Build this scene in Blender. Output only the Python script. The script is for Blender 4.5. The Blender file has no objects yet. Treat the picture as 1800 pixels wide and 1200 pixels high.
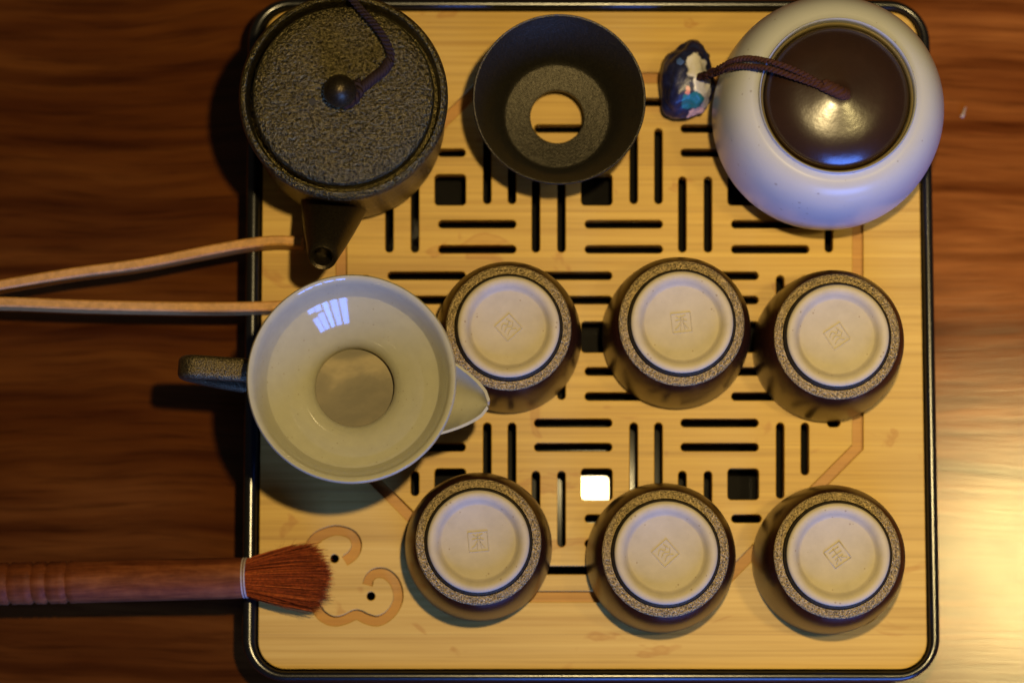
import bpy, bmesh, math, random
from mathutils import Vector, Matrix, noise
random.seed(7)
PI = math.pi
SC = bpy.context.scene
COL = SC.collection

# ------------------------------------------------------------------ camera
FPX = 5500.0                       # focal length in photograph pixels (1800 wide)
MPP = 0.28 / 1203.0                # metres per photograph pixel on the tray board
T = 0.030                          # height of the tray board over the table
D = FPX * MPP
NADIR = (850.0, 1270.0)            # where verticals meet in the photograph
dn = Vector(((NADIR[0] - 900) / FPX, -(NADIR[1] - 600) / FPX, -1)).normalized()
zc = -dn
xc = (Vector((1, 0, 0)) - zc * zc.x).normalized()
yc = zc.cross(xc)
RW = Matrix((xc, yc, zc))          # camera space -> world
CAM = Vector((0, 0, T)) - D * (RW @ Vector((0, 0, -1)))
cd = bpy.data.cameras.new('camera')
cam = bpy.data.objects.new('camera', cd)
COL.objects.link(cam)
cam.matrix_world = Matrix.Translation(CAM) @ RW.to_4x4()
cd.sensor_width = 36.0
cd.lens = FPX / 1800 * 36.0
cd.clip_start = 0.05
cd.clip_end = 50
cd.dof.use_dof = True
cd.dof.focus_distance = D - 0.055
cd.dof.aperture_fstop = 5.0
cd.dof.aperture_blades = 8
SC.camera = cam


def at(px, py, z=T):
    """Photograph pixel -> point at height z."""
    d = RW @ Vector(((px - 900) / FPX, -(py - 600) / FPX, -1))
    return CAM + d * ((z - CAM.z) / d.z)


def rad(rpx, z):
    """Apparent radius in pixels -> metres at height z over the board."""
    return rpx * MPP * (1 - z / D)


# ------------------------------------------------------------------ light
w = bpy.data.worlds.new('World')
SC.world = w
w.use_nodes = True
bgn = w.node_tree.nodes['Background']
bgn.inputs[0].default_value = (0.80, 0.66, 0.52, 1)
bgn.inputs[1].default_value = 0.05


def area(name, loc, target, size, energy, color, shape='DISK', size_y=None, spread=180):
    l = bpy.data.lights.new(name, 'AREA')
    l.shape = shape
    l.size = size
    if size_y:
        l.size_y = size_y
    l.energy = energy
    l.color = color
    l.spread = math.radians(spread)
    o = bpy.data.objects.new(name, l)
    COL.objects.link(o)
    o.location = loc
    o.rotation_euler = (Vector(target) - Vector(loc)).to_track_quat('-Z', 'Y').to_euler()
    return o


WARM = (1.0, 0.75, 0.34)
kp = at(1196, 560)
area('pendant_lamp', (kp.x, kp.y, T + 0.9), (kp.x - .02, kp.y, 0), 0.026, 2.35, WARM, spread=110)
sp_ = at(2560, 805)
area('second_pendant_lamp', (sp_.x, sp_.y, T + 1.0), (sp_.x, sp_.y, 0), 0.065, .43, (1.0, 0.77, 0.30), spread=44)
for k in range(5):                  # the window behind the viewer, light falling between its curtains
    x = 0.08 + 0.20 * k
    area('window_light', (x, -1.55, 0.62), (0.0, 0, 0.05), 0.15 if k != 2 else 0.12, 7.0,
         (0.10, 0.25, 1.0), 'RECTANGLE', 0.74)
SC.view_settings.view_transform = 'Standard'
SC.view_settings.look = 'None'
SC.view_settings.exposure = 0.0
SC.view_settings.gamma = 1.0
SC.cycles.use_denoising = True
SC.cycles.sample_clamp_indirect = 6.0
SC.cycles.max_bounces = 8


# ------------------------------------------------------------------ node helpers
def mat(name):
    m = bpy.data.materials.new(name)
    m.use_nodes = True
    nt = m.node_tree
    return m, nt, nt.nodes['Principled BSDF']


def N(nt, typ, **kw):
    n = nt.nodes.new(typ)
    for k, v in kw.items():
        if k.startswith('i_'):
            n.inputs[k[2:].replace('_', ' ')].default_value = v
        else:
            setattr(n, k, v)
    return n


def coords(nt, scale=(1, 1, 1), rot=(0, 0, 0), loc=(0, 0, 0)):
    tc = N(nt, 'ShaderNodeTexCoord')
    mp = N(nt, 'ShaderNodeMapping')
    mp.inputs['Scale'].default_value = scale
    mp.inputs['Rotation'].default_value = rot
    mp.inputs['Location'].default_value = loc
    nt.links.new(tc.outputs['Object'], mp.inputs['Vector'])
    return mp.outputs['Vector']


def noise_n(nt, vec, scale, detail=4, rough=0.55, dist=0.0):
    n = N(nt, 'ShaderNodeTexNoise')
    n.inputs['Scale'].default_value = scale
    n.inputs['Detail'].default_value = detail
    n.inputs['Roughness'].default_value = rough
    n.inputs['Distortion'].default_value = dist
    nt.links.new(vec, n.inputs['Vector'])
    return n.outputs['Fac']


def ramp(nt, fac, stops):
    r = N(nt, 'ShaderNodeValToRGB')
    e = r.color_ramp.elements
    while len(e) < len(stops):
        e.new(0.5)
    for i, (p, c) in enumerate(stops):
        e[i].position = p
        e[i].color = (*c, 1) if len(c) == 3 else c
    nt.links.new(fac, r.inputs['Fac'])
    return r.outputs['Color']


def mix(nt, fac, a, b, mode='MIX'):
    m = N(nt, 'ShaderNodeMix', data_type='RGBA', blend_type=mode)
    for sock, v in ((m.inputs['Factor'], fac), (m.inputs['A'], a), (m.inputs['B'], b)):
        if hasattr(v, 'is_output'):
            nt.links.new(v, sock)
        elif isinstance(v, (int, float)):
            sock.default_value = v
        else:
            sock.default_value = (*v, 1)
    return m.outputs['Result']


def math_n(nt, op, a, b=0.0):
    m = N(nt, 'ShaderNodeMath', operation=op)
    for i, v in enumerate((a, b)):
        if hasattr(v, 'is_output'):
            nt.links.new(v, m.inputs[i])
        else:
            m.inputs[i].default_value = v
    return m.outputs[0]


def bump(nt, bs, height, strength, dist):
    b = N(nt, 'ShaderNodeBump')
    b.inputs['Strength'].default_value = strength
    b.inputs['Distance'].default_value = dist
    nt.links.new(height, b.inputs['Height'])
    nt.links.new(b.outputs['Normal'], bs.inputs['Normal'])


def setp(bs, **kw):
    for k, v in kw.items():
        k = k.replace('_', ' ')
        s = bs.inputs[k]
        s.default_value = (*v, 1) if isinstance(v, tuple) and len(v) == 3 else v


# ------------------------------------------------------------------ materials
def make_walnut():
    m, nt, bs = mat('walnut')
    v0 = coords(nt)
    warp = noise_n(nt, v0, 5.0, 2, .5)
    vx = N(nt, 'ShaderNodeVectorMath', operation='ADD')
    cm = N(nt, 'ShaderNodeCombineXYZ')
    nt.links.new(math_n(nt, 'MULTIPLY', warp, 0.04), cm.inputs['Y'])
    nt.links.new(v0, vx.inputs[0])
    nt.links.new(cm.outputs[0], vx.inputs[1])
    mp = N(nt, 'ShaderNodeMapping')
    mp.inputs['Scale'].default_value = (1.0, 8.0, 1.0)
    nt.links.new(vx.outputs[0], mp.inputs['Vector'])
    big = noise_n(nt, mp.outputs[0], 7.0, 3, .6, .3)
    wv = N(nt, 'ShaderNodeTexWave', bands_direction='Y')
    wv.inputs['Scale'].default_value = 11
    wv.inputs['Distortion'].default_value = 1.1
    wv.inputs['Detail'].default_value = 3
    wv.inputs['Detail Scale'].default_value = 1.2
    nt.links.new(vx.outputs[0], wv.inputs['Vector'])
    mp2 = N(nt, 'ShaderNodeMapping')
    mp2.inputs['Scale'].default_value = (20, 320, 1)
    nt.links.new(vx.outputs[0], mp2.inputs['Vector'])
    fine = noise_n(nt, mp2.outputs[0], 1.0, 5, .65)
    c1 = ramp(nt, big, [(.26, (.038, .0085, .0011)), (.50, (.064, .0175, .0026)), (.76, (.108, .034, .0056))])
    lines = ramp(nt, wv.outputs['Fac'], [(.0, (.55, .47, .40)), (.12, (1, 1, 1)), (1, (1, 1, 1))])
    c2 = mix(nt, .75, c1, lines, 'MULTIPLY')
    fr = ramp(nt, fine, [(.34, (.50, .44, .38)), (.50, (1, 1, 1)), (.75, (1.25, 1.25, 1.2))])
    c3 = mix(nt, .7, c2, fr, 'MULTIPLY')
    # lamp light put into the wood colour: brighter towards the right end of the slab
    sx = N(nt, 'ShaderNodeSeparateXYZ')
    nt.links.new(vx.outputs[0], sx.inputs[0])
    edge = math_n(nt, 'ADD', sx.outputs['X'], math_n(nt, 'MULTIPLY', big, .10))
    right_light = ramp(nt, edge, [(.02, (1.25, 1.28, 1.2)), (.24, (3.1, 3.5, 4.4))])
    c3 = mix(nt, 1.0, c3, right_light, 'MULTIPLY')
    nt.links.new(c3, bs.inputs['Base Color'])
    # satin lacquer over the oiled wood
    setp(bs, Specular_IOR_Level=0.0, Roughness=.9)
    smear = noise_n(nt, v0, 9, 4, .6)
    gl = N(nt, 'ShaderNodeBsdfAnisotropic', distribution='BECKMANN')
    gl.inputs['Color'].default_value = (1, 1, 1, 1)
    nt.links.new(ramp(nt, smear, [(.3, (.195, .195, .195)), (.75, (.245, .245, .245))]), gl.inputs['Roughness'])
    bp = N(nt, 'ShaderNodeBump')
    bp.inputs['Strength'].default_value = .10
    bp.inputs['Distance'].default_value = .0004
    nt.links.new(fine, bp.inputs['Height'])
    nt.links.new(bp.outputs['Normal'], gl.inputs['Normal'])
    fr_ = N(nt, 'ShaderNodeFresnel')
    fr_.inputs['IOR'].default_value = 1.37
    ms = N(nt, 'ShaderNodeMixShader')
    nt.links.new(fr_.outputs[0], ms.inputs['Fac'])
    nt.links.new(bs.outputs[0], ms.inputs[1])
    nt.links.new(gl.outputs[0], ms.inputs[2])
    out = [n for n in nt.nodes if n.type == 'OUTPUT_MATERIAL'][0]
    nt.links.new(ms.outputs[0], out.inputs['Surface'])
    return m


def make_bamboo(name, tint):
    m, nt, bs = mat(name)
    v0 = coords(nt)
    # laminated strips about 19 mm wide, each with its own tone
    sx = N(nt, 'ShaderNodeSeparateXYZ')
    nt.links.new(v0, sx.inputs[0])
    st = math_n(nt, 'FLOOR', math_n(nt, 'MULTIPLY', math_n(nt, 'ADD', sx.outputs['Y'], .0041), 52.0))
    wn = N(nt, 'ShaderNodeTexWhiteNoise', noise_dimensions='1D')
    nt.links.new(st, wn.inputs['W'])
    cmb = N(nt, 'ShaderNodeCombineXYZ')
    nt.links.new(math_n(nt, 'MULTIPLY', wn.outputs['Value'], 3.0), cmb.inputs['X'])
    add = N(nt, 'ShaderNodeVectorMath', operation='ADD')
    nt.links.new(v0, add.inputs[0])
    nt.links.new(cmb.outputs[0], add.inputs[1])
    mp = N(nt, 'ShaderNodeMapping')
    mp.inputs['Scale'].default_value = (9, 520, 9)
    nt.links.new(add.outputs[0], mp.inputs['Vector'])
    fib = noise_n(nt, mp.outputs[0], 1.0, 4, .6)
    mp2 = N(nt, 'ShaderNodeMapping')
    mp2.inputs['Scale'].default_value = (6, 120, 6)
    nt.links.new(add.outputs[0], mp2.inputs['Vector'])
    band = noise_n(nt, mp2.outputs[0], 1.0, 3, .6)
    c = ramp(nt, fib, [(.25, (.42, .245, .040)), (.5, (.55, .340, .066)), (.8, (.63, .42, .095))])
    b = ramp(nt, band, [(.25, (.80, .72, .62)), (.5, (1, 1, 1)), (.8, (1.06, 1.05, 1.02))])
    c = mix(nt, .8, c, b, 'MULTIPLY')
    tone = ramp(nt, wn.outputs['Value'], [(0, (.88, .85, .80)), (1, (1.04, 1.04, 1.04))])
    c = mix(nt, .8, c, tone, 'MULTIPLY')
    # glue lines between the strips
    fr = math_n(nt, 'FRACT', math_n(nt, 'MULTIPLY', math_n(nt, 'ADD', sx.outputs['Y'], .0041), 52.0))
    gl = math_n(nt, 'LESS_THAN', fr, .022)
    c = mix(nt, math_n(nt, 'MULTIPLY', gl, .28), c, (.25, .13, .03))
    # tea stains and knots
    stn = noise_n(nt, coords(nt, (1, 1.5, 1)), 30, 3, .6, .8)
    sm = ramp(nt, stn, [(.62, (1, 1, 1)), (.665, (.78, .60, .42)), (.72, (.90, .80, .66))])
    c = mix(nt, .75, c, sm, 'MULTIPLY')
    c = mix(nt, 1.0, c, tint, 'MULTIPLY')
    nt.links.new(c, bs.inputs['Base Color'])
    setp(bs, Roughness=.48, Specular_IOR_Level=.35)
    bump(nt, bs, fib, .25, .0003)
    return m


def make_stoneware(name, base, rough, metallic, scale, strength, dist, spec=.5, lo=.55, hi=1.35):
    """Dark pottery glaze with a metallic sheen and a sandy grain."""
    m, nt, bs = mat(name)
    v = coords(nt)
    n1 = noise_n(nt, v, scale, 3, .6)
    n2 = noise_n(nt, v, scale * .22, 2, .5)
    b0 = tuple(x * lo for x in base)
    b1 = tuple(min(.95, x * hi) for x in base)
    nt.links.new(ramp(nt, n1, [(.3, b0), (.52, base), (.72, b1)]), bs.inputs['Base Color'])
    setp(bs, Roughness=rough, Metallic=metallic, Specular_IOR_Level=spec)
    h = math_n(nt, 'ADD', n1, math_n(nt, 'MULTIPLY', n2, .6))
    bump(nt, bs, h, strength, dist)
    return m


def make_plain(name, base, rough, metallic=0, spec=.5, coat=0, coat_rough=.1, var=.06, scale=60, bumps=0.0, bdist=.0003):
    m, nt, bs = mat(name)
    v = coords(nt)
    n1 = noise_n(nt, v, scale, 4, .6)
    b0 = tuple(x * (1 - var) for x in base)
    b1 = tuple(min(1, x * (1 + var)) for x in base)
    nt.links.new(ramp(nt, n1, [(.3, b0), (.7, b1)]), bs.inputs['Base Color'])
    setp(bs, Roughness=rough, Metallic=metallic, Specular_IOR_Level=spec, Coat_Weight=coat, Coat_Roughness=coat_rough)
    if bumps:
        bump(nt, bs, n1, bumps, bdist)
    return m


M = {}
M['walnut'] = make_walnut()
M['bamboo'] = make_bamboo('bamboo', (1, 1, 1))
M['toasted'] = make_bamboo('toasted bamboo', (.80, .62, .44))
M['tong_bamboo'] = make_plain('tong bamboo', (.50, .25, .065), .5, spec=.35, var=.22, scale=420, bumps=.1)
M['lacquer'] = make_plain('black lacquer', (.006, .0055, .005), .22, spec=.6, var=.3, scale=900, bumps=.05)
M['basin'] = make_plain('glossy black basin', (.010, .009, .008), .07, spec=.04, var=.2)
M['pot'] = make_stoneware('pebbled black stoneware', (.128, .102, .040), .33, .9, 900, 1.0, .0014, .5, .22, 1.8)
M['pot_smooth'] = make_stoneware('smooth black stoneware', (.055, .042, .022), .40, .85, 1300, .35, .0005)
M['funnel'] = make_stoneware('sandy black stoneware', (.088, .078, .056), .47, .93, 1500, .6, .0006)
M['handle_glaze'] = make_stoneware('sandy black handle glaze', (.12, .092, .042), .38, .85, 1500, .8, .0007, .5, .3, 1.8)
M['sand_ring'] = make_stoneware('sandy bronze glaze', (.33, .24, .105), .46, .8, 1500, 1.0, .0007, .5, .22, 2.0)
M['cup_wall'] = make_stoneware('brown glaze', (.028, .0085, .0030), .30, .1, 900, .08, .0003, .38)
M['clay'] = make_plain('cream clay', (.43, .368, .250), .62, spec=.3, var=.07, scale=140, bumps=.12)


def specks(m, scale, col, lo=.045, hi=.075, amt=.8):
    nt = m.node_tree
    bs = nt.nodes['Principled BSDF']
    src = bs.inputs['Base Color'].links[0].from_socket
    vo = N(nt, 'ShaderNodeTexVoronoi', feature='F1')
    vo.inputs['Scale'].default_value = scale
    nt.links.new(coords(nt), vo.inputs['Vector'])
    sep = N(nt, 'ShaderNodeSeparateColor')
    nt.links.new(vo.outputs['Color'], sep.inputs[0])
    # only some cells carry a speck, each of its own size
    size = math_n(nt, 'MULTIPLY', math_n(nt, 'GREATER_THAN', sep.outputs[0], .72), math_n(nt, 'ADD', math_n(nt, 'MULTIPLY', sep.outputs[1], .16), .05))
    f = math_n(nt, 'MULTIPLY', math_n(nt, 'LESS_THAN', vo.outputs['Distance'], size), amt)
    nt.links.new(mix(nt, f, src, col), bs.inputs['Base Color'])


specks(M['clay'], 420, (.20, .13, .07), amt=.55)
M['celadon'] = make_plain('cream celadon glaze', (.40, .375, .25), .07, spec=.55, coat=.3, coat_rough=.04, var=.04, scale=240)
M['white_glaze'] = make_plain('matt white glaze', (.42, .425, .425), .30, spec=.45, var=.02, scale=90)
specks(M['white_glaze'], 300, (.16, .13, .10), amt=.45)
specks(M['celadon'], 520, (.20, .15, .08), amt=.4)
M['lid_glaze'] = make_plain('dark brown glaze', (.022, .009, .004), .26, spec=.9, var=.15, scale=70, bumps=.22, bdist=.0009)
M['gilt'] = make_plain('olive glaze line', (.22, .17, .07), .25, metallic=.3, var=.1)
M['cord'] = make_plain('brown cord', (.050, .018, .012), .8, spec=.2, var=.35, scale=2600, bumps=.6, bdist=.0004)
M['dark_cord'] = make_plain('dark cord', (.016, .007, .008), .75, spec=.25, var=.4, scale=2600, bumps=.6, bdist=.0004)
M['brush_wood'] = None
M['hair'] = make_plain('red brown hair', (.26, .048, .010), .5, spec=.4, var=.45, scale=900)


def hair_tones(m):
    """Every hair its own tone."""
    nt = m.node_tree
    bs = nt.nodes['Principled BSDF']
    src = bs.inputs['Base Color'].links[0].from_socket
    g = N(nt, 'ShaderNodeNewGeometry')
    t = ramp(nt, g.outputs['Random Per Island'], [(0, (.30, .22, .2)), (.45, (.85, .8, .7)), (.8, (1.2, 1.25, 1.2)), (1, (1.9, 2.5, 2.6))])
    nt.links.new(mix(nt, 1.0, src, t, 'MULTIPLY'), bs.inputs['Base Color'])


hair_tones(M['hair'])
M['thread'] = make_plain('white thread', (.34, .27, .23), .6, var=.15, scale=900)
M['hole'] = make_plain('bore', (.010, .008, .006), .7, var=.1)


def make_brush_wood():
    m, nt, bs = mat('reddish turned wood')
    v = coords(nt, (25, 220, 220))
    f = noise_n(nt, v, 1.0, 5, .65, .3)
    g = noise_n(nt, coords(nt, (1, 1, 1)), 160, 3, .6)
    c = ramp(nt, f, [(.28, (.065, .015, .004)), (.5, (.145, .038, .010)), (.75, (.26, .085, .026))])
    c = mix(nt, .5, c, ramp(nt, g, [(.35, (.55, .5, .5)), (.6, (1, 1, 1))]), 'MULTIPLY')
    nt.links.new(c, bs.inputs['Base Color'])
    setp(bs, Roughness=.62, Specular_IOR_Level=.14)
    bump(nt, bs, f, .3, .0004)
    return m


M['brush_wood'] = make_brush_wood()


def make_mesh_gauze():
    m, nt, bs = mat('fine steel gauze')
    v = coords(nt, rot=(0, 0, .55))
    s = noise_n(nt, coords(nt, (.45, 1.0, 1), (0, 0, .70)), 62, 4, .55, .4)
    c = ramp(nt, s, [(.40, (.085, .067, .030)), (.54, (.115, .09, .042)), (.70, (.22, .17, .08))])
    wv = N(nt, 'ShaderNodeTexWave', bands_direction='X')
    wv.inputs['Scale'].default_value = 900
    nt.links.new(v, wv.inputs['Vector'])
    wy = N(nt, 'ShaderNodeTexWave', bands_direction='Y')
    wy.inputs['Scale'].default_value = 900
    nt.links.new(v, wy.inputs['Vector'])
    h = math_n(nt, 'ADD', wv.outputs['Fac'], wy.outputs['Fac'])
    nt.links.new(c, bs.inputs['Base Color'])
    setp(bs, Roughness=.55, Metallic=.2)
    bump(nt, bs, h, .05, .0002)
    return m


M['gauze'] = make_mesh_gauze()


def make_charm_paint(spots):
    """Navy ceramic paint with white, pink and teal blots at given places."""
    m, nt, bs = mat('painted navy ceramic')
    v = coords(nt)
    n1 = noise_n(nt, v, 260, 3, .6)
    c = ramp(nt, n1, [(.3, (.006, .007, .026)), (.55, (.012, .015, .055)), (.75, (.022, .03, .10))])
    nz = N(nt, 'ShaderNodeTexNoise')
    nz.inputs['Scale'].default_value = 210
    nz.inputs['Detail'].default_value = 3
    nt.links.new(v, nz.inputs['Vector'])
    off = N(nt, 'ShaderNodeVectorMath', operation='MULTIPLY_ADD')
    nt.links.new(nz.outputs['Color'], off.inputs[0])
    off.inputs[1].default_value = (.006, .006, .006)
    nt.links.new(v, off.inputs[2])
    for (p, r, sc, colr) in spots:
        sub = N(nt, 'ShaderNodeVectorMath', operation='SUBTRACT')
        nt.links.new(off.outputs[0], sub.inputs[0])
        sub.inputs[1].default_value = (p[0] + .003, p[1] + .003, p[2] + .003)
        mul = N(nt, 'ShaderNodeVectorMath', operation='MULTIPLY')
        nt.links.new(sub.outputs[0], mul.inputs[0])
        mul.inputs[1].default_value = sc
        ln = N(nt, 'ShaderNodeVectorMath', operation='LENGTH')
        nt.links.new(mul.outputs[0], ln.inputs[0])
        f = ramp(nt, math_n(nt, 'DIVIDE', ln.outputs['Value'], r), [(.88, (1, 1, 1)), (1.0, (0, 0, 0))])
        c = mix(nt, f, c, colr)
    nt.links.new(c, bs.inputs['Base Color'])
    setp(bs, Roughness=.38, Specular_IOR_Level=.5)
    bump(nt, bs, n1, .3, .0008)
    return m


# ------------------------------------------------------------------ object helpers
def link_mesh(name, me, material, parent=None, loc=None, smooth=True):
    o = bpy.data.objects.new(name, me)
    COL.objects.link(o)
    if parent:
        o.parent = parent
    if loc is not None:
        o.location = loc
    if material:
        me.materials.clear()
        me.materials.append(material)
    if smooth:
        for p in me.polygons:
            p.use_smooth = True
    return o


def obj(name, bm, material, parent=None, loc=None, smooth=True, angle=40):
    me = bpy.data.meshes.new(name)
    bmesh.ops.recalc_face_normals(bm, faces=bm.faces[:])
    if smooth:
        for e in bm.edges:
            if len(e.link_faces) == 2 and e.calc_face_angle(0) > math.radians(angle):
                e.smooth = False
    bm.to_mesh(me)
    bm.free()
    return link_mesh(name, me, material, parent, loc, smooth)


def thing(name, label, cat, loc, group=None, rz=0.0):
    o = bpy.data.objects.new(name, None)
    COL.objects.link(o)
    o.location = loc
    o.rotation_euler = (0, 0, rz)
    o.empty_display_size = .01
    tag(o, label, cat, group)
    return o


def tag(o, label=None, cat=None, group=None, kind=None):
    if label:
        o['label'] = label
    if cat:
        o['category'] = cat
    if group:
        o['group'] = group
    if kind:
        o['kind'] = kind


def lathe(profile, seg=96, bm=None, closed=False):
    """Revolve (r, z) points about Z. r = 0 closes with a pole."""
    bm = bm or bmesh.new()
    rings = []
    for r, z in profile:
        if r < 1e-6:
            rings.append([bm.verts.new((0, 0, z))])
        else:
            rings.append([bm.verts.new((r * math.cos(2 * PI * i / seg), r * math.sin(2 * PI * i / seg), z)) for i in range(seg)])
    pairs = list(zip(rings, rings[1:]))
    if closed:
        pairs.append((rings[-1], rings[0]))
    for a, b in pairs:
        for i in range(seg):
            j = (i + 1) % seg
            if len(a) == 1 and len(b) == 1:
                continue
            if len(a) == 1:
                bm.faces.new((a[0], b[i], b[j]))
            elif len(b) == 1:
                bm.faces.new((a[i], a[j], b[0]))
            else:
                bm.faces.new((a[i], a[j], b[j], b[i]))
    return bm


def spline(pts, n):
    """Catmull-Rom through points."""
    P = [Vector(p) for p in pts]
    P = [P[0] * 2 - P[1]] + P + [P[-1] * 2 - P[-2]]
    out = []
    m = len(P) - 3
    for k in range(n + 1):
        t = k / n * m
        i = min(int(t), m - 1)
        u = t - i
        a, b, c, d = P[i:i + 4]
        out.append(.5 * ((2 * b) + (c - a) * u + (2 * a - 5 * b + 4 * c - d) * u * u + (3 * b - a - 3 * c + d) * u ** 3))
    return out


def sweep(path, section, bm=None, up=Vector((0, 0, 1)), caps=True, scales=None):
    """Sweep a closed 2D section (side, up) along a path with a fixed up hint."""
    bm = bm or bmesh.new()
    rings = []
    for i, p in enumerate(path):
        a = path[max(0, i - 1)]
        b = path[min(len(path) - 1, i + 1)]
        t = (b - a).normalized()
        u0 = up(i) if callable(up) else up
        s = t.cross(u0)
        if s.length < 1e-6:
            s = t.orthogonal()
        s.normalize()
        u = s.cross(t).normalized()
        k = scales[i] if scales else (1, 1)
        if not isinstance(k, tuple):
            k = (k, k)
        rings.append([bm.verts.new(p + s * (x * k[0]) + u * (y * k[1])) for x, y in section])
    n = len(section)
    for a, b in zip(rings, rings[1:]):
        for i in range(n):
            bm.faces.new((a[i], a[(i + 1) % n], b[(i + 1) % n], b[i]))
    if caps:
        bm.faces.new(rings[0])
        bm.faces.new(rings[-1][::-1])
    return bm


def circle(r, n=10):
    return [(r * math.cos(2 * PI * i / n), r * math.sin(2 * PI * i / n)) for i in range(n)]


def tube(path, r, n=8, bm=None, scales=None):
    return sweep(path, circle(r, n), bm, scales=scales)


def rope(path, r, strands, pitch, n=7, bm=None):
    """Twisted strands following a path."""
    bm = bm or bmesh.new()
    cum = [0]
    for a, b in zip(path, path[1:]):
        cum.append(cum[-1] + (b - a).length)
    for s in range(strands):
        pp = []
        for i, p in enumerate(path):
            t = (path[min(len(path) - 1, i + 1)] - path[max(0, i - 1)]).normalized()
            sd = t.cross(Vector((0, 0, 1)))
            sd = sd.normalized() if sd.length > 1e-6 else t.orthogonal().normalized()
            u = sd.cross(t)
            a = 2 * PI * (cum[i] / pitch + s / strands)
            pp.append(p + (sd * math.cos(a) + u * math.sin(a)) * r * .55)
        tube(pp, r * .58, n, bm)
    return bm


def rounded_rect(x0, y0, x1, y1, r, n=6):
    pts = []
    for cx, cy, a0 in ((x1 - r, y1 - r, 0), (x0 + r, y1 - r, 90), (x0 + r, y0 + r, 180), (x1 - r, y0 + r, 270)):
        for k in range(n + 1):
            a = math.radians(a0 + 90 * k / n)
            pts.append((cx + r * math.cos(a), cy + r * math.sin(a)))
    return pts


def plate(name, loops, z0, z1, bev, material, parent, loc=(0, 0, 0)):
    """Flat board with holes: closed loops, even-odd filled, rounded edges."""
    cu = bpy.data.curves.new('outline', 'CURVE')
    cu.dimensions = '2D'
    cu.fill_mode = 'BOTH'
    cu.extrude = (z1 - z0) / 2 - bev
    cu.bevel_depth = bev
    cu.bevel_resolution = 2
    cu.offset = -bev
    for lp in loops:
        s = cu.splines.new('POLY')
        s.points.add(len(lp) - 1)
        for p, (x, y) in zip(s.points, lp):
            p.co = (x, y, 0, 1)
        s.use_cyclic_u = True
    co = bpy.data.objects.new('outline', cu)
    COL.objects.link(co)
    dg = bpy.context.evaluated_depsgraph_get()
    me = bpy.data.meshes.new_from_object(co.evaluated_get(dg))
    bpy.data.objects.remove(co)
    bpy.data.curves.remove(cu)
    me.transform(Matrix.Translation((0, 0, (z0 + z1) / 2)))
    me.name = name
    return link_mesh(name, me, material, parent, loc, smooth=False)


# ------------------------------------------------------------------ table
bm = bmesh.new()
bmesh.ops.create_cube(bm, size=1)
bmesh.ops.scale(bm, verts=bm.verts, vec=(1.7, 1.1, .036))
bmesh.ops.translate(bm, verts=bm.verts, vec=(.1, .05, -.018))
bmesh.ops.bevel(bm, geom=bm.edges[:], offset=.003, segments=2, affect='EDGES')
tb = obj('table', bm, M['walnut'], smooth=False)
tag(tb, 'dark walnut table top with wavy grain under the tea tray', kind='structure')

# ------------------------------------------------------------------ tea tray
tray = thing('tea_tray', 'square bamboo tea tray with black rim and pierced lattice board', 'tray', (0, 0, 0))


def P2(px, py, z=T):
    p = at(px, py, z)
    return (p.x, p.y)


# rim: outer and inner outline from the photograph
ox0, oy1 = P2(437, 0, T)
ox1, oy0 = P2(1653, 1197, T)
oy1 = P2(900, -1)[1]
ix0, iy1 = P2(463, 18)
ix1, iy0 = P2(1632, 1177)
R_IN = 50 * MPP
lipz = T + .0022
prof = [(0.0000, .0012), (.0, lipz - .0022), (.0006, lipz - .0007), (.0018, lipz), (.0034, lipz), (.0050, lipz - .0006), (ix0 - ox0 - .0001, T - .0012),
        (ix0 - ox0 - .0001, .0055)]
bm = bmesh.new()
loops = []
for d_, z in prof:
    k = d_ / (ix0 - ox0)
    lp = rounded_rect(ox0 + d_, oy0 + (iy0 - oy0) * k, ox1 + (ix1 - ox1) * k, oy1 + (iy1 - oy1) * k, max(R_IN + (1 - k) * .0062, .004), 12)
    loops.append([bm.verts.new((x, y, z)) for x, y in lp])
for a, b in zip(loops, loops[1:]):
    n = len(a)
    for i in range(n):
        bm.faces.new((a[i], a[(i + 1) % n], b[(i + 1) % n], b[i]))
bm.faces.new(loops[0])
obj('tray_rim', bm, M['lacquer'], tray, angle=60)
bm = bmesh.new()
vs = [bm.verts.new((x, y, .0088)) for x, y in rounded_rect(ix0 + .0003, iy0 + .0003, ix1 - .0003, iy1 - .0003, R_IN, 10)]
bm.faces.new(vs)
r_ = bmesh.ops.extrude_face_region(bm, geom=bm.faces[:])
bmesh.ops.translate(bm, verts=[v for v in r_['geom'] if isinstance(v, bmesh.types.BMVert)], vec=(0, 0, -.003))
obj('tray_basin', bm, M['basin'], tray, smooth=False)

# lattice board, everything in pixels of the photograph first
CX, CY, PX, PY = 1049.0, 592.0, 257.5, 258.5
OCT = [(600, 392), (858, 137), (1252, 137), (1508, 392), (1508, 785), (1246, 1048), (862, 1048), (600, 785)]
INS = 31.0


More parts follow.
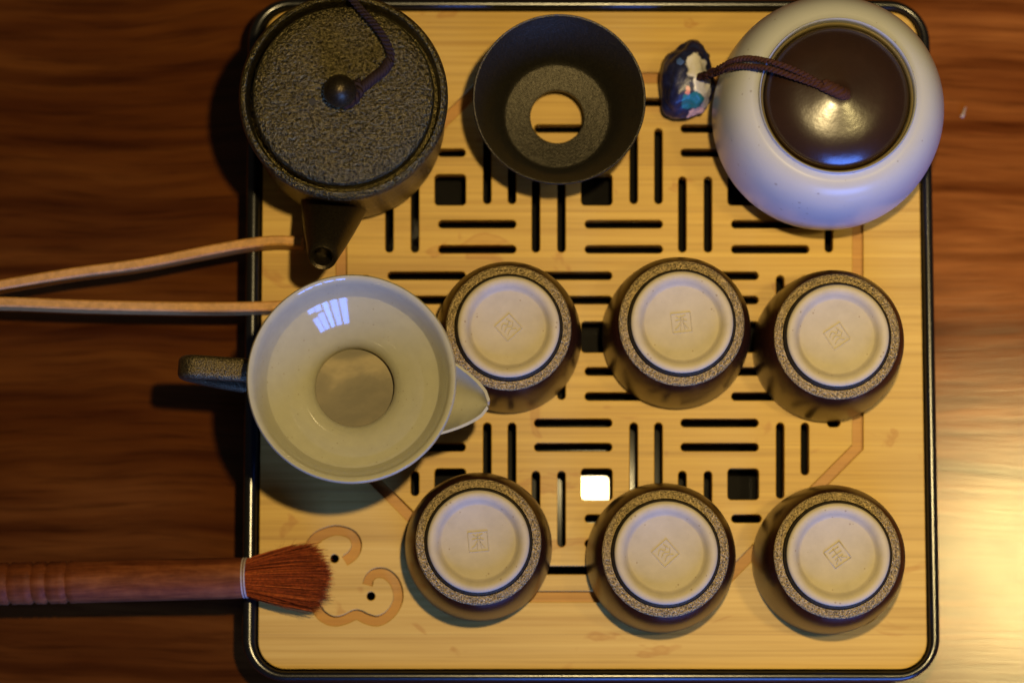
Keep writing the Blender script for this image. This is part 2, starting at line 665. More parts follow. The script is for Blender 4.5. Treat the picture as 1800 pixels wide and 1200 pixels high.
def inside_span(p, q):
    """Clip the segment p-q to the octagon drawn in by INS."""
    t0, t1 = 0.0, 1.0
    n = len(OCT)
    for i in range(n):
        a, b = OCT[i], OCT[(i + 1) % n]
        ex, ey = b[0] - a[0], b[1] - a[1]
        L = math.hypot(ex, ey)
        nx, ny = -ey / L, ex / L            # inward for this winding (y down, clockwise on screen)
        d0 = (p[0] - a[0]) * nx + (p[1] - a[1]) * ny - INS
        d1 = (q[0] - a[0]) * nx + (q[1] - a[1]) * ny - INS
        if d0 < 0 and d1 < 0:
            return None
        if d0 < 0:
            t0 = max(t0, d0 / (d0 - d1))
        elif d1 < 0:
            t1 = min(t1, d0 / (d0 - d1))
    if t1 - t0 <= 0:
        return None
    return ((p[0] + (q[0] - p[0]) * t0, p[1] + (q[1] - p[1]) * t0), (p[0] + (q[0] - p[0]) * t1, p[1] + (q[1] - p[1]) * t1))


def tow(lp):
    return [P2(x, y) for x, y in lp]


slot_loops = []
HW = 7.2
for i in range(-3, 4):
    for j in range(-3, 4):
        sx_, sy_ = CX + i * PX, CY + j * PY
        segs = []
        for dy in (-107.5, -65):
            segs.append(((sx_ - 110, sy_ + dy), (sx_ + 27, sy_ + dy)))
        for dy in (60.5, 104.5):
            segs.append(((sx_ - 21, sy_ + dy), (sx_ + 116, sy_ + dy)))
        for dx in (65, 108.5):
            segs.append(((sx_ + dx, sy_ - 108), (sx_ + dx, sy_ + 25)))
        for dx in (-107, -62):
            segs.append(((sx_ + dx, sy_ - 23), (sx_ + dx, sy_ + 110)))
        for p, q in segs:
            s = inside_span(p, q)
            if not s or math.hypot(s[1][0] - s[0][0], s[1][1] - s[0][1]) < 20:
                continue
            (x0, y0), (x1, y1) = s
            if abs(y0 - y1) < 1:
                lp = rounded_rect(x0, y0 - HW, x1, y0 + HW, HW * .98, 4)
            else:
                lp = rounded_rect(x0 - HW, y0, x0 + HW, y1, HW * .98, 4)
            slot_loops.append(tow(lp))
        if inside_span((sx_ - 27, sy_), (sx_ + 27, sy_)) == ((sx_ - 27, sy_), (sx_ + 27, sy_)) and inside_span((sx_, sy_ - 27), (sx_, sy_ + 27)) == ((sx_, sy_ - 27), (sx_, sy_ + 27)):
            slot_loops.append(tow(rounded_rect(sx_ - 27.5, sy_ - 27.5, sx_ + 27.5, sy_ + 27.5, 7, 4)))


def oct_offset(d):
    out = []
    n = len(OCT)
    cx, cy = 1054, 592
    lines = []
    for i in range(n):
        a, b = Vector(OCT[i]), Vector(OCT[(i + 1) % n])
        e = (b - a).normalized()
        nr = Vector((-e.y, e.x))
        lines.append((a + nr * d, e))
    for i in range(n):
        (p, e), (q, f) = lines[i - 1], lines[i]
        den = e.x * f.y - e.y * f.x
        t = ((q.x - p.x) * f.y - (q.y - p.y) * f.x) / den
        out.append((p.x + e.x * t, p.y + e.y * t))
    return out


SCROLL = [(606, 985), (621, 973), (627, 955), (617, 938), (592, 931), (567, 938), (551, 950), (541, 972), (538, 1002), (545, 1042),
          (560, 1074), (575, 1087), (591, 1091), (608, 1087), (627, 1079), (646, 1087), (666, 1090), (687, 1077), (700, 1052), (695, 1024),
          (679, 1008), (662, 1006), (650, 1014), (646, 1027)]


def stroke(pts, hw, n=90):
    s = spline([(x, y, 0) for x, y in pts], n)
    L, R = [], []
    for i, p in enumerate(s):
        t = (s[min(n, i + 1)] - s[max(0, i - 1)]).normalized()
        nn = Vector((-t.y, t.x, 0))
        # the cut opens and narrows a little like a hand-guided cutter
        h = hw * (1 + .06 * math.sin(i * .35))
        L.append((p.x + nn.x * h, p.y + nn.y * h))
        R.append((p.x - nn.x * h, p.y - nn.y * h))
    return L + R[::-1]


mirror = lambda pts: [(2096 - x, y) for x, y in pts]
groove_loops = [tow(oct_offset(-9.5)), tow(oct_offset(9.5)), tow(stroke(SCROLL, 8.5)), tow(stroke(mirror(SCROLL), 8.5))]
hole_px = [(588, 981), (652, 1047)]
dots = [tow([(x + 7.5 * math.cos(a * PI / 8), y + 7.5 * math.sin(a * PI / 8)) for a in range(16)]) for x, y in hole_px + mirror(hole_px)]
edge = rounded_rect(ix0 + .0004, iy0 + .0004, ix1 - .0004, iy1 - .0004, R_IN - .0003, 10)
plate('lattice_board', [edge] + groove_loops + slot_loops + dots, T - .0030, T, .00035, M['bamboo'], tray)
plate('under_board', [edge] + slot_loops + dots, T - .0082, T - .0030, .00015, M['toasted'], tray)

# ------------------------------------------------------------------ teapot
TR = .072                                            # height of the shoulder ring over the board
tc = at(603, 168, T + TR)
pot = thing('teapot', 'black pebbled clay teapot with flat lid and short spout', 'teapot', (tc.x, tc.y, T))
Ro = rad(186, TR)
Rl = rad(165, TR)
prof = [(0, .002), (Ro * .80, .0), (Ro * .88, .002), (Ro * .935, .008), (Ro * .955, .020), (Ro * .955, .050), (Ro * .965, .058), (Ro * .985, .063), (Ro, .0665),
        (Ro * 1.0, .0685), (Ro * .985, .0708), (Ro * .96, TR), (Ro * .935, TR), (Ro * .925, .0712), (Rl * 1.035, .0685), (Rl * 1.02, .062), (Rl * .9, .061),
        (Rl * .88, .02), (0, .012)]
obj('pot_body', lathe(prof, 128), M['pot'], pot, angle=55)
lid = obj('lid', lathe([(0, .0620), (Rl * .97, .0620), (Rl * .975, .065), (Rl * .980, .0700), (Rl * .970, .0722), (Rl * .945, .0735), (Rl * .80, .0745), (Rl * .4, .0752), (0, .0755)], 128),
          M['pot'], pot, angle=55)
kc = at(597, 158, T + .086) - pot.location
kr = rad(29.5, .086)
kz = .0755
kp_ = [(0, kz + .0165), (kr * .35, kz + .0160), (kr * .68, kz + .0142), (kr * .93, kz + .0110), (kr, kz + .0080), (kr * .93, kz + .0052), (kr * .72, kz + .0032),
       (kr * .58, kz + .0018), (kr * .62, kz - .0004), (kr * .8, kz - .0010)]
obj('knob', lathe(kp_, 40), M['pot_smooth'], lid, (kc.x, kc.y, 0))
vh = at(549, 179, T + .075) - pot.location
obj('vent_hole', lathe([(0, .0753), (.0014, .0753), (.0015, .0740), (0, .0739)], 20), M['hole'], lid, (vh.x, vh.y, 0))


def hollow_tube(path, ro, ri, n=24, depth=4):
    """Tube with an open, rounded end at the last path point; ro/ri lists."""
    bm = bmesh.new()
    rings = []
    m = len(path)

    def ring(i, r, shift=0.0):
        a = path[max(0, i - 1)]
        b = path[min(m - 1, i + 1)]
        t = (b - a).normalized()
        s = t.cross(Vector((0, 0, 1))).normalized()
        u = s.cross(t)
        c = path[i] + t * shift
        return [bm.verts.new(c + s * (r * math.cos(2 * PI * k / n)) + u * (r * math.sin(2 * PI * k / n))) for k in range(n)]
    for i in range(m):
        rings.append(ring(i, ro[i]))
    rings.append(ring(m - 1, (ro[-1] * .6 + ri[-1] * .4), .0008))
    for i in range(m - 1, m - 1 - depth, -1):
        rings.append(ring(i, ri[i]))
    for a, b in zip(rings, rings[1:]):
        for k in range(n):
            bm.faces.new((a[k], a[(k + 1) % n], b[(k + 1) % n], b[k]))
    bm.faces.new(rings[-1])
    return bm


tip = at(567, 452, T + .066) - pot.location
b0 = at(588, 352, T + .030) - pot.location
mid = at(576, 408, T + .050) - pot.location
spath = spline([b0 + Vector((.004, .020, -.004)), b0, mid, tip], 18)
ro = [(.0205 - .0149 * (k / 18) ** .72) for k in range(19)]
ri = [max(.0036, r * .68) for r in ro]
obj('spout', hollow_tube(spath, ro, ri), M['pot_smooth'], pot)
# handle at the far side, above the frame
ha = Vector((.005, Ro * .93, .060))
hpath = spline([ha, ha + Vector((.002, .022, .006)), ha + Vector((.003, .034, -.012)), ha + Vector((.002, .026, -.036)), ha + Vector((0, .002, -.046))], 24)
obj('handle', sweep(hpath, [(x * 1.0, y * .7) for x, y in circle(.0062, 14)], up=Vector((1, 0, 0))), M['pot'], pot)

# cord of the teapot lid
zl = T + .0755
cpts = [at(618, 168, zl + .0045), at(634, 156, zl + .0035), at(655, 139, zl + .0030), at(674, 124, zl + .0028), at(684, 108, zl + .0026)]
bm = bmesh.new()
rope(spline(cpts, 80), .0020, 4, .0060, 7, bm)
kn = spline([at(606, 186, zl + .004), at(622, 178, zl + .004), at(632, 162, zl + .005), at(626, 142, zl + .004)], 20)
rope(kn, .0017, 2, .005, 6, bm)
cord = thing('braided_cord', 'dark braided cord tied to the teapot lid knob', 'cord', at(650, 140, zl))
o = obj('braid', bm, M['dark_cord'], cord)
o.location = -cord.location
bm = bmesh.new()
for off in (-2.6, 2.6):
    pts = [at(684 + off, 112, zl + .0028), at(686 + off, 92, zl + .0032), at(672 + off, 62, zl + .005), at(650 + off, 34, zl + .005), at(628 + off, 10, zl + .004),
           at(612 + off, -14, zl + .002), at(606 + off, -45, T + .070)]
    rope(spline(pts, 70), .00105, 2, .0036, 6, bm)
o = obj('loose_strands', bm, M['dark_cord'], cord)
o.location = -cord.location

# ------------------------------------------------------------------ black strainer holder
FR = .051
fc = at(983, 174, T + FR)
hold = thing('strainer_holder', 'black flared cup with a round hole through its bottom', 'strainer stand', (fc.x, fc.y, T))
Rf = rad(154, FR)
dz = .0145
Rd = rad(94, dz)
Rh = rad(47.5, dz)
prof = [(Rd * .62, .0), (Rd * .80, .0), (Rd * .86, .003), (Rd * 1.04, .013), (Rf * .80, .030), (Rf * .93, .043), (Rf * .985, .0492), (Rf, FR - .0006), (Rf * .992, FR),
        (Rf * .975, FR - .0002), (Rf * .955, FR - .003), (Rf * .87, .040), (Rf * .76, .028), (Rd * 1.06, .0175), (Rd * 1.0, dz + .0006), (Rd * .96, dz), (Rh * 1.06, dz), (Rh, dz - .0005),
        (Rh, dz - .0030), (Rd * .62, dz - .0030)]
obj('holder_body', lathe(prof, 128, closed=True), M['funnel'], hold, angle=50)

# ------------------------------------------------------------------ tea jar
JZ = .034
jc = at(1452, 205, T + JZ)
jar = thing('tea_jar', 'round white glazed jar with a dark brown lid', 'jar', (jc.x, jc.y, T))
Rj = rad(202, JZ)
Rn = rad(142, .076)
prof = [(0, .0015), (Rj * .60, .0015), (Rj * .62, 0), (Rj * .66, 0), (Rj * .68, .002)]
for k in range(1, 12):
    a = math.radians(-58 + 58 * k / 11)
    prof.append((Rj * (.25 + .75 * math.cos(a)) if False else Rj * math.cos(a * .88) ** .85, JZ + .0375 * math.sin(a)))
for k in range(1, 15):
    a = math.radians(64 * k / 14)
    prof.append((Rj - (Rj - Rn) * (k / 14) ** 2.15, JZ + (.0745 - JZ) * math.sin(PI / 2 * k / 14) ** .92))
prof += [(Rn * .985, .0752), (Rn * .990, .0766), (Rn * .980, .0774), (Rn * .968, .0770), (Rn * .962, .0755), (Rn * .955, .070), (Rn * .9, .066), (0, .066)]
obj('jar_body', lathe(prof, 128), M['white_glaze'], jar, angle=60)
jl = at(1471, 173, T + .0755) - jar.location
Rk = rad(131, .0755)
obj('rim_line', lathe([(Rk * 1.0, .0715), (Rk * 1.040, .0715), (Rk * 1.040, .0750), (Rk * 1.030, .0756), (Rk * 1.015, .0754), (Rk * 1.0, .0745)], 96, closed=True), M['gilt'], jar, (jl.x * .5, jl.y * .5, 0))
lp = [(0, .0715)]
lp += [(Rk * .985, .0715), (Rk * .992, .0738), (Rk * .975, .0752), (Rk * .95, .0763)]
z = .0763
r0 = Rk * .95
for k in range(1, 21):
    r1 = Rk * .95 * (1 - k / 20)
    q = (r0 + r1) / 2 / Rk
    slope = math.radians(9.0 + 4 * math.sin(q * 3) + 28 * max(0, (q - .52) / .38) ** 1.5)
    if q < .14:
        slope = math.radians(22)
    if q < .07:
        slope = math.radians(-38)
    z += (r0 - r1) * math.tan(slope)
    lp.append((max(0, r1), z))
    r0 = r1
LIDZ = z
jl_o = obj('lid', lathe(lp, 96), M['lid_glaze'], jar, (jl.x * .5, jl.y * .5, 0), angle=70)
lidc = jar.location + Vector((jl.x * .5, jl.y * .5, LIDZ))

# cord with painted charm
chc = at(1208, 141, T + .0155)
charm = thing('lid_charm', 'navy painted ceramic charm on a brown cord looped from the jar lid', 'charm', (chc.x, chc.y, T))
bm = bmesh.new()
bmesh.ops.create_icosphere(bm, subdivisions=5, radius=1)
for v in bm.verts:
    c = v.co.copy()
    a = math.atan2(c.y, c.x)
    lobes = 1 + .07 * math.sin(5 * a + .6) + .06 * math.sin(3 * a + 2.1)
    n1 = noise.noise(c * 1.7 + Vector((3, 1, 7))) * .13 + noise.noise(c * 4.5) * .05
    s = lobes + n1
    v.co = Vector((c.x * .0118 * s + .0030 * (c.y > 0) * c.y, c.y * .0158 * s, c.z * .0125 * (1 + n1) + .0130))
    # pinched waist where the cord enters on the right
    d_ = Vector((v.co.x - .0115, v.co.y - .004)).length
    if d_ < .007:
        v.co.x -= (.007 - d_) * .55
        v.co.z -= (.007 - d_) * .3
spots = [((.003, .0035, .021), .0052, (1, .8, .6), (.62, .58, .50)), ((.0055, -.0025, .021), .0050, (1.1, .75, .6), (.58, .56, .50)), ((.0070, -.0085, .018), .0030, (1, .8, .6), (.50, .46, .40)),
         ((-.0005, -.0055, .023), .0018, (1, 1, .6), (.62, .22, .17)), ((.0020, -.0095, .022), .0040, (.8, 1, .6), (.012, .14, .17)), ((.0045, -.0140, .014), .0034, (.7, 1.1, .5), (.66, .42, .38)),
         ((-.0030, .0065, .024), .0016, (1, 1, .6), (.05, .10, .30))]
obj('painted_bead', bm, make_charm_paint(spots), charm)
zl = lidc.z
bm = bmesh.new()
cA = [at(1486, 166, zl - .001), at(1478, 163, zl + .0024), at(1462, 156, zl + .0032), at(1446, 148, zl + .0034)]
rope(spline(cA, 40), .0024, 3, .0062, 7, bm)
c1 = [at(1448, 150, zl + .0034), at(1405, 127, zl + .004), at(1362, 111, zl + .0035), at(1320, 103, T + .0805), at(1290, 107, T + .074), at(1262, 121, T + .058), at(1238, 131, T + .034), at(1228, 134, T + .024)]
c2 = [at(1446, 153, zl + .0034), at(1400, 137, zl + .003), at(1355, 122, zl + .0025), at(1318, 117, T + .0795), at(1288, 119, T + .072), at(1262, 128, T + .056), at(1240, 136, T + .034), at(1226, 138, T + .024)]
rope(spline(c1, 110), .00120, 2, .0036, 6, bm)
rope(spline(c2, 110), .00120, 2, .0036, 6, bm)
o = obj('cord', bm, M['cord'], charm)
o.location = -charm.location
ring = [lidc + Vector((.0016 * math.cos(a), .0016 * math.sin(a), .0004)) for a in [2 * PI * k / 20 for k in range(21)]]
o = obj('eyelet', tube(ring, .0005, 8), M['gilt'], jl_o)
o.location = -(jar.location + jl_o.location)

# ------------------------------------------------------------------ pitcher and its strainer
SR = .079
pc = at(618, 665, T + SR)
pit = thing('tea_pitcher', 'dark pitcher with bar handle and cream pouring lip under the strainer', 'pitcher', (pc.x, pc.y, T))
Rs = rad(184.5, SR)
Rp = Rs * .87
PZ = .064
prof = [(0, .0), (Rp * .62, .0), (Rp * .72, .003), (Rp * .86, .014), (Rp * .95, .030), (Rp * .985, .045), (Rp, PZ - .001), (Rp * .985, PZ), (Rp * .955, PZ - .001),
        (Rp * .93, .045), (Rp * .90, .030), (Rp * .80, .014), (Rp * .6, .006), (0, .005)]
obj('pitcher_body', lathe(prof, 96), M['cup_wall'], pit, angle=60)
# pouring lip: a tapering trough
la = math.radians(-9)
ax = Vector((math.cos(la), math.sin(la), 0))
ay = Vector((-math.sin(la), math.cos(la), 0))
bm = bmesh.new()
rows = []
NR, NS = 12, 16
tipx = (at(857, 706, T + PZ) - pit.location).xy.length
for side in (0, 1):
    th = .0 if side == 0 else .0016
    for i in range(NR + 1):
        u = i / NR
        x = Rp * .90 + (tipx - Rp * .90) * u
        hw = (.0086 * (1 - u) ** .9 + .0062 * (1 - u * u) ** .5 + .0008) * (1 if side == 0 else 1) + th * .6
        dep = .013 * (1 - u) ** .8 + .0025
        row = []
        for j in range(NS + 1):
            s = j / NS * 2 - 1
            zz = PZ - .0004 - dep * (1 - abs(s) ** 2.2) - th * (1.2 - abs(s) * 1.0) + .0012 * u
            row.append(bm.verts.new(ax * (x + th * .5 * u) + ay * (hw * s) + Vector((0, 0, zz))))
        rows.append(row)
n1 = NR + 1
for base in (0, n1):
    for i in range(NR):
        for j in range(NS):
            a, b = rows[base + i], rows[base + i + 1]
            bm.faces.new((a[j], a[j + 1], b[j + 1], b[j]))
for i in range(NR):
    for j in (0, NS):
        bm.faces.new((rows[i][j], rows[i + 1][j], rows[n1 + i + 1][j], rows[n1 + i][j]))
for i in (0, NR):
    for j in range(NS):
        bm.faces.new((rows[i][j], rows[i][j + 1], rows[n1 + i][j + 1], rows[n1 + i][j]))
obj('pouring_lip', bm, M['celadon'], pit, angle=70)
h0 = at(440, 651, T + .058) - pit.location
h1 = at(322, 643, T + .058) - pit.location
dirh = (h1 - h0).normalized()
dn_ = Vector((0, 0, -1))
hp = [h0 - dirh * .006, h0 + dirh * .004, h0 + dirh * .016, h1 - dirh * .004 + dn_ * .0004, h1 - dirh * .0006 + dn_ * .004, h1 - dirh * .001 + dn_ * .012, h1 - dirh * .010 + dn_ * .030, h0 + dirh * .006 + dn_ * .042]
hs = rounded_rect(-.0047, -.0027, .0047, .0027, .0025, 5)
side = dirh.cross(Vector((0, 0, 1)))
pth = spline(hp, 40)
bm = bmesh.new()
rings = []
for i, p in enumerate(pth):
    t = (pth[min(40, i + 1)] - pth[max(0, i - 1)]).normalized()
    nrm = side.cross(t).normalized()
    rings.append([bm.verts.new(p + side * x + nrm * y) for x, y in hs])
for a, b in zip(rings, rings[1:]):
    for k in range(len(hs)):
        bm.faces.new((a[k], a[(k + 1) % len(hs)], b[(k + 1) % len(hs)], b[k]))
bm.faces.new(rings[0])
bm.faces.new(rings[-1])
obj('handle', bm, M['handle_glaze'], pit)

stn = thing('tea_strainer', 'wide cream glazed strainer bowl resting on the dark pitcher', 'strainer', (pc.x, pc.y, T + PZ))
k_ = Rs / 184.5
inner = [(178, 79.6), (173, 78.4), (168, 74.5), (162, 70.6), (157.5, 68.3), (154, 66.9), (152.3, 66.15), (151.3, 65.95), (140, 64.35), (126, 62.15), (112, 59.75), (98, 57.15), (86, 54.65), (78, 52.5), (73, 50.6), (71, 48.6), (71, 43.5)]
outer = [(75, 43.5), (80, 47.5), (100, 53.6), (140, 61.5), (156, 63.9), (166, 67.0), (174, 72.5), (181, 76.0), (184.3, 77.6), (184.0, 79.0), (181.5, 79.8)]
prof = [(r * k_, zz * .001 - PZ) for r, zz in inner + outer]
obj('bowl', lathe(prof, 128, closed=True), M['celadon'], stn, angle=60)
obj('gauze', lathe([(0, .0436 - PZ), (40 * k_, .0438 - PZ), (72.5 * k_, .0442 - PZ), (72.5 * k_, .0438 - PZ), (0, .0431 - PZ)], 64), M['gauze'], stn)

# ------------------------------------------------------------------ six upturned cups
CH = .0425
Rc = rad(128.5, 0)
Rr = rad(111, CH)
Rfo = rad(90, CH + .004)


def cup_parts():
    wall = [(Rc * .955, .001), (Rc * .985, .0), (Rc, .0012), (Rc * 1.0, .008), (Rc * .985, .018), (Rc * .955, .028), (Rc * .915, .036), (Rr * 1.045, .0395), (Rr * 1.012, .0412), (Rr * .995, CH - .0006),
            (Rr * .975, CH - .0008), (Rr * .9, CH - .0016), (Rc * .88, .028), (Rc * .93, .015)]
    ringp = [(Rr * .985, CH - .0010), (Rr * .998, CH - .0003), (Rr * .988, CH + .0002), (Rr * .965, CH + .0004), (Rr * .86, CH + .0005), (Rfo * 1.085, CH + .0001), (Rfo * 1.068, CH - .0005),
             (Rfo * 1.065, CH - .0020), (Rr * .985, CH - .0020)]
    side = [(Rfo * 1.075, CH - .0018), (Rfo * 1.050, CH + .0004), (Rfo * 1.022, CH + .0030), (Rfo * 1.008, CH + .0034), (Rfo * .985, CH + .0030), (Rfo * .985, CH - .0018)]
    foot = [(0, CH + .0004), (Rfo * .715, CH + .0004), (Rfo * .745, CH + .0008), (Rfo * .79, CH + .0024), (Rfo * .835, CH + .0038), (Rfo * .885, CH + .0043), (Rfo * .935, CH + .0044), (Rfo * .978, CH + .0041),
            (Rfo * 1.0, CH + .0034), (Rfo * .99, CH + .0024), (Rfo * .9, CH + .0002), (0, CH - .0006)]
    return wall, ringp, side, foot


wall, ringp, side_p, foot = cup_parts()


def stamp_bm(kind):
    """A square seal pressed into the clay, its lines standing slightly proud."""
    bm = bmesh.new()
    s = rad(17, CH)
    z = CH + .00052

    def line(pts, r=.00019):
        tube([Vector((x * s, y * s, z)) for x, y in pts], r, 6, bm)
    c = [(-1, -1), (1, -1), (1, 1), (-1, 1)]
    for a, b in zip(c, c[1:] + c[:1]):
        line([a, b], .00023)
    if kind == 0:
        strokes = [[(-.5, .7), (-.1, .5), (.5, .75)], [(0, .75), (-.05, .1), (-.15, -.8)], [(-.6, .2), (0, .3), (.6, .15)], [(.1, .1), (.35, -.3), (.65, -.7)], [(-.1, .0), (-.35, -.4), (-.7, -.65)], [(.25, .45), (.2, -.05), (.3, -.75)]]
    elif kind == 1:
        strokes = [[(-.7, .3), (-.2, .6), (.1, .2), (.5, .5)], [(-.6, -.1), (-.1, .1), (.3, -.25), (.7, .1)], [(-.6, -.6), (0, -.35), (.5, -.7)], [(.4, .75), (.55, .2)]]
    else:
        strokes = [[(-.6, .6), (.6, .6)], [(0, .8), (0, -.7)], [(-.6, .1), (.6, .1)], [(-.5, -.3), (.5, -.3)], [(-.65, -.75), (-.2, -.4)], [(.65, -.75), (.2, -.4)]]
    for st_ in strokes:
        line([(p.x, p.y) for p in spline([(x, y, 0) for x, y in st_], 8)] if len(st_) > 2 else st_)
    return bm


first = None
cups = [(894, 576, 42, 1, 'upturned cup right beside the pouring lip of the pitcher'),
        (1198, 568, 6, 0, 'upturned cup in the middle of the row nearer the jar'),
        (1471, 591.5, 33, 1, 'upturned cup just below the white jar by the right rim'),
        (841, 952, 5, 0, 'upturned cup beside the carved cloud scroll and brush'),
        (1170, 972, 42, 1, 'upturned cup between two cups, below the shiny square hole'),
        (1472, 975, 36, 2, 'upturned cup in the lower right corner of the tray')]
for x, y, rot, knd, lab in cups:
    c = at(x, y, T + CH)
    lab = 'brown tea ' + lab.replace('upturned cup', 'cup upside down', 1)
    if first is None:
        t = thing('tea_cup', lab, 'cup', (c.x, c.y, T), 'tea cups standing upside down on the tray')
        parts = [obj('cup_wall', lathe(wall, 96, closed=True), M['cup_wall'], t, angle=60), obj('sandy_band', lathe(ringp, 96, closed=True), M['sand_ring'], t, angle=50)]
        ft = obj('foot', lathe(foot, 96), M['clay'], t, angle=60)
        sd = obj('foot_side', lathe(side_p, 96, closed=True), M['funnel'], t, angle=50)
        parts += [ft, sd]
        first = (t, parts)
        newp = parts
    else:
        t = first[0].copy()
        COL.objects.link(t)
        t.location = (c.x, c.y, T)
        t.rotation_euler = (0, 0, rot * 1.7)
        t.scale = (1 + .008 * math.sin(rot * 2.1), 1 + .008 * math.sin(rot * 2.1 + .5), 1 + .012 * math.cos(rot * 1.3))
        tag(t, lab)
        newp = []
        for p in first[1]:
            q = p.copy()
            COL.objects.link(q)
            q.parent = t
            newp.append(q)
    sb = obj('seal_mark', stamp_bm(knd), M['clay'], newp[2])
    sb.rotation_euler = (0, 0, math.radians(rot) - t.rotation_euler.z)

# ------------------------------------------------------------------ bamboo tongs
tg = thing('bamboo_tongs', 'pair of bamboo tongs lying open across the left rim', 'tongs', at(200, 520, T + .003))


def arm(pts, z0a, z0b, width, thick):
    """Flat strip standing on edge; pts are its top edge in the photograph."""
    n = 40
    bm = bmesh.new()
    s = spline([(x, y, 0) for x, y in pts], n)
    rings = []
    for i, p in enumerate(s):
        t = (s[min(n, i + 1)] - s[max(0, i - 1)]).normalized()
        k = i / n
        zb = z0a + (z0b - z0a) * k
        zt = zb + width * (1 - .1 * k)
        c = at(p.x, p.y, zt)
        sd = Vector((t.y, t.x, 0)).normalized()
        tw = Vector((t.x, -t.y, 0))
        nr = Vector((-tw.y, tw.x, 0)).normalized()
        h = thick / 2
        e = .0007
        ring = [(-h + e, zt), (h - e, zt), (h, zt - e), (h, zb + e), (h - e, zb), (-h + e, zb), (-h, zb + e), (-h, zt - e)]
        rings.append([bm.verts.new(Vector((c.x, c.y, 0)) + nr * a + Vector((0, 0, z))) for a, z in ring])
    for a, b in zip(rings, rings[1:]):
        for k in range(8):
            bm.faces.new((a[k], a[(k + 1) % 8], b[(k + 1) % 8], b[k]))
    bm.faces.new(rings[0])
    bm.faces.new(rings[-1])
    return bm


up = [(-330, 545), (-200, 535), (-100, 519), (0, 500), (125, 479), (250, 462), (373, 438), (436, 427), (485, 422), (530, 424)]
lo = [(-330, 549), (-200, 541), (-100, 534), (0, 530), (140, 535), (280, 538), (400, 539), (500, 536), (560, 530)]
for pts in (up, lo):
    o = obj('arm', arm(pts, T + .0005, T + .0024, .0135, .0040), M['tong_bamboo'], tg, angle=25)
    o.location = -tg.location
bm = bmesh.new()
hc = at(-322, 547, T + .010)
bmesh.ops.create_cube(bm, size=1)
bmesh.ops.scale(bm, verts=bm.verts, vec=(.022, .0046, .0126))
bmesh.ops.bevel(bm, geom=bm.edges[:], offset=.0008, segments=2, affect='EDGES')
obj('hinge_block', bm, M['tong_bamboo'], tg, hc - tg.location + Vector((0, 0, -.003)))

# ------------------------------------------------------------------ tea brush
br = thing('tea_brush', 'round wooden tea brush with red brown bristles on the tray edge', 'brush', at(200, 1020, T))
bz = lambda x: T + .0112 - (440 - x) * MPP * .085
A = at(432, 1015, bz(432))
B = at(-420, 1036, bz(-420))
ax = (A - B).normalized()
L = (A - B).length
rr = 36.0 * MPP
hprof = [(0, 0), (rr * .7, .0005), (rr * .95, .003), (rr, .010)]
gl = []
for gx in (120, 85, 60, 18, -30, -90, -140):
    gl.append((at(gx, 1025, bz(gx)) - B).dot(ax))
stops = sorted(gl)
pos = .014
for g in stops:
    hprof += [(rr * 1.02, g - .0030), (rr * 1.035, g - .0012), (rr * .93, g - .0003), (rr * .93, g + .0003), (rr * 1.03, g + .0012), (rr * 1.01, g + .0035)]
hprof += [(rr * 1.0, L * .8), (rr * .99, L - .004), (rr * .96, L - .001), (rr * .88, L), (0, L)]
o = obj('handle', lathe(hprof, 40), M['brush_wood'], br, angle=50)
rotm = Vector((0, 0, 1)).rotation_difference(ax).to_matrix().to_4x4()
# the wood grain runs along the handle's own X, so lay the mesh along X first
o.data.transform(Matrix.Rotation(PI / 2, 4, 'Y'))
q = Vector((1, 0, 0)).rotation_difference(ax)
o.rotation_mode = 'QUATERNION'
o.rotation_quaternion = q
o.location = B - br.location
bm = bmesh.new()
for k in range(2):
    c = A - ax * (.0002 + .0011 * (k - .5))
    s1 = Vector((0, 0, 1)).cross(ax).normalized()
    s2 = ax.cross(s1)
    rg = [c + (s1 * math.cos(a) + s2 * math.sin(a)) * (rr * .93) for a in [2 * PI * i / 28 for i in range(29)]]
    tube(rg, .00045, 6, bm)
o = obj('binding_thread', bm, M['thread'], br)
o.location = -br.location
# bristles: single hairs fanning out
s1 = Vector((0, 0, 1)).cross(ax).normalized()
s2 = ax.cross(s1)
bm = bmesh.new()
rnd = random.Random(3)
BL = 137 * MPP


def hair(p0, p1, p2, r):
    prev = None
    for k in range(6):
        u = k / 5
        p = p0 * (1 - u) ** 2 + p1 * 2 * u * (1 - u) + p2 * u * u
        rr_ = r * (1 - .75 * u ** 2)
        ring = [bm.verts.new(p + s1 * (rr_ * math.cos(a)) + s2 * (rr_ * math.sin(a))) for a in (0, 2.1, 4.2)]
        if prev:
            for i in range(3):
                bm.faces.new((prev[i], prev[(i + 1) % 3], ring[(i + 1) % 3], ring[i]))
        prev = ring


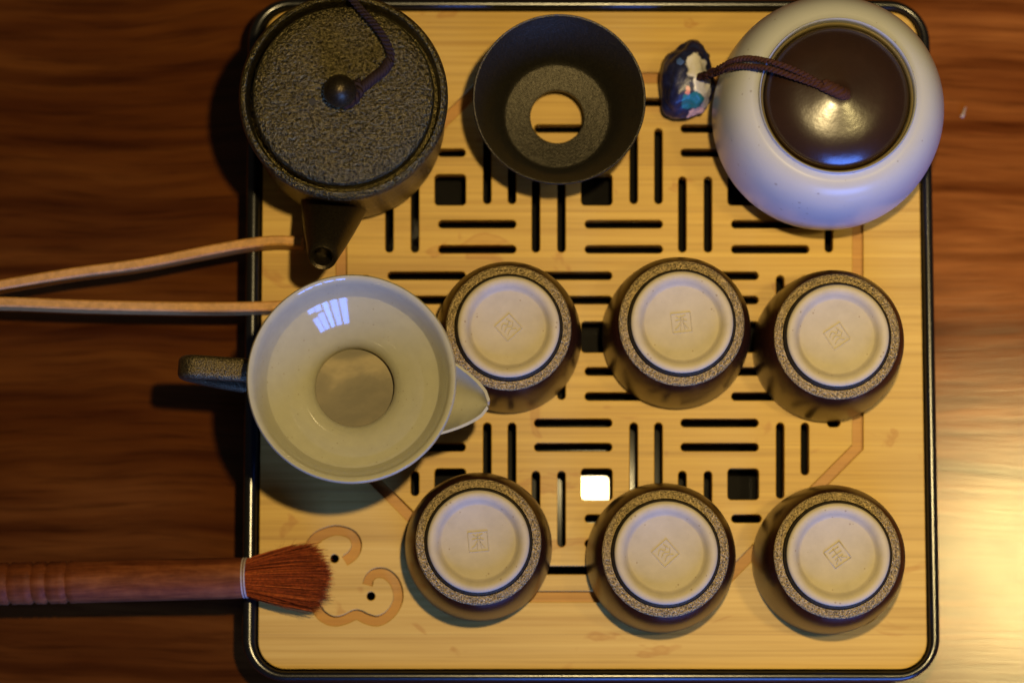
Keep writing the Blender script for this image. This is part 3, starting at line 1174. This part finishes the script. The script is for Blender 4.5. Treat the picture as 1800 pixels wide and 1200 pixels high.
for i in range(2500):
    a = rnd.uniform(0, 2 * PI)
    d = math.sqrt(rnd.uniform(0.02, 1))
    ca, sa = math.cos(a) * d, math.sin(a) * d
    p0 = A - ax * .001 + (s1 * ca + s2 * sa) * (rr * .84)
    cl = noise.noise(Vector((ca * 3.1, sa * 3.1, 5.0)))
    fan = 1.60 + .10 * rnd.gauss(0, 1) + .22 * cl
    ln = BL * (1.0 - .20 * abs(ca) ** 2 + .055 * rnd.gauss(0, .8) + .10 * cl)
    if rnd.random() < .04:
        fan *= rnd.uniform(1.05, 1.35)
    y1, z1 = ca * rr * fan * .98, sa * rr * fan * .62
    p2 = A + ax * ln + s1 * (y1 - .0006) + s2 * z1 + Vector((rnd.gauss(0, .0004), rnd.gauss(0, .0004), -.0015))
    if p2.z < T + .0006:
        p2.z = T + .0006 + rnd.uniform(0, .001)
    p1 = A + ax * ln * .5 + (s1 * ca + s2 * sa * .8) * (rr * (1.02 + .24 * fan))
    hair(p0, p1, p2, rnd.uniform(.00013, .00026))
for i in range(70):                                   # stray hairs sticking up and out near the ferrule
    t0 = rnd.uniform(.05, .75)
    p0 = A + ax * BL * t0 + s1 * (rr * (.85 + .6 * t0) * (1 if rnd.random() < .68 else -1))
    sgn = 1 if (p0 - A).dot(s1) > 0 else -1
    p2 = p0 + ax * rnd.uniform(-.001, .005) + s1 * sgn * rnd.uniform(.0010, .0068) * (1 if .35 < t0 < .62 else .6) + Vector((0, 0, rnd.uniform(-.002, .004)))
    hair(p0 - s1 * sgn * .003, (p0 + p2) / 2 + Vector((rnd.gauss(0, .0006), 0, 0)), p2, .00011)
o = obj('bristles', bm, M['hair'], br, smooth=True)
o.location = -br.location
o['kind'] = 'stuff'

# ------------------------------------------------------------------ a fleck on the table
bm = bmesh.new()
p = at(1694, 198, .0006)
tube(spline([p + Vector((-.0010, -.0020, 0)), p + Vector((-.0002, -.0008, .0004)), p + Vector((.0002, .0008, .0002)), p + Vector((.0008, .0022, .0002))], 10), .0007, 6, bm,
     scales=[1.0, 1.2, 1.1, .9, .8, .8, .7, .7, .6, .5, .4])
o = obj('lint_fleck', bm, M['thread'])
tag(o, 'tiny pale fleck of lint on the table right of the white jar', 'lint')
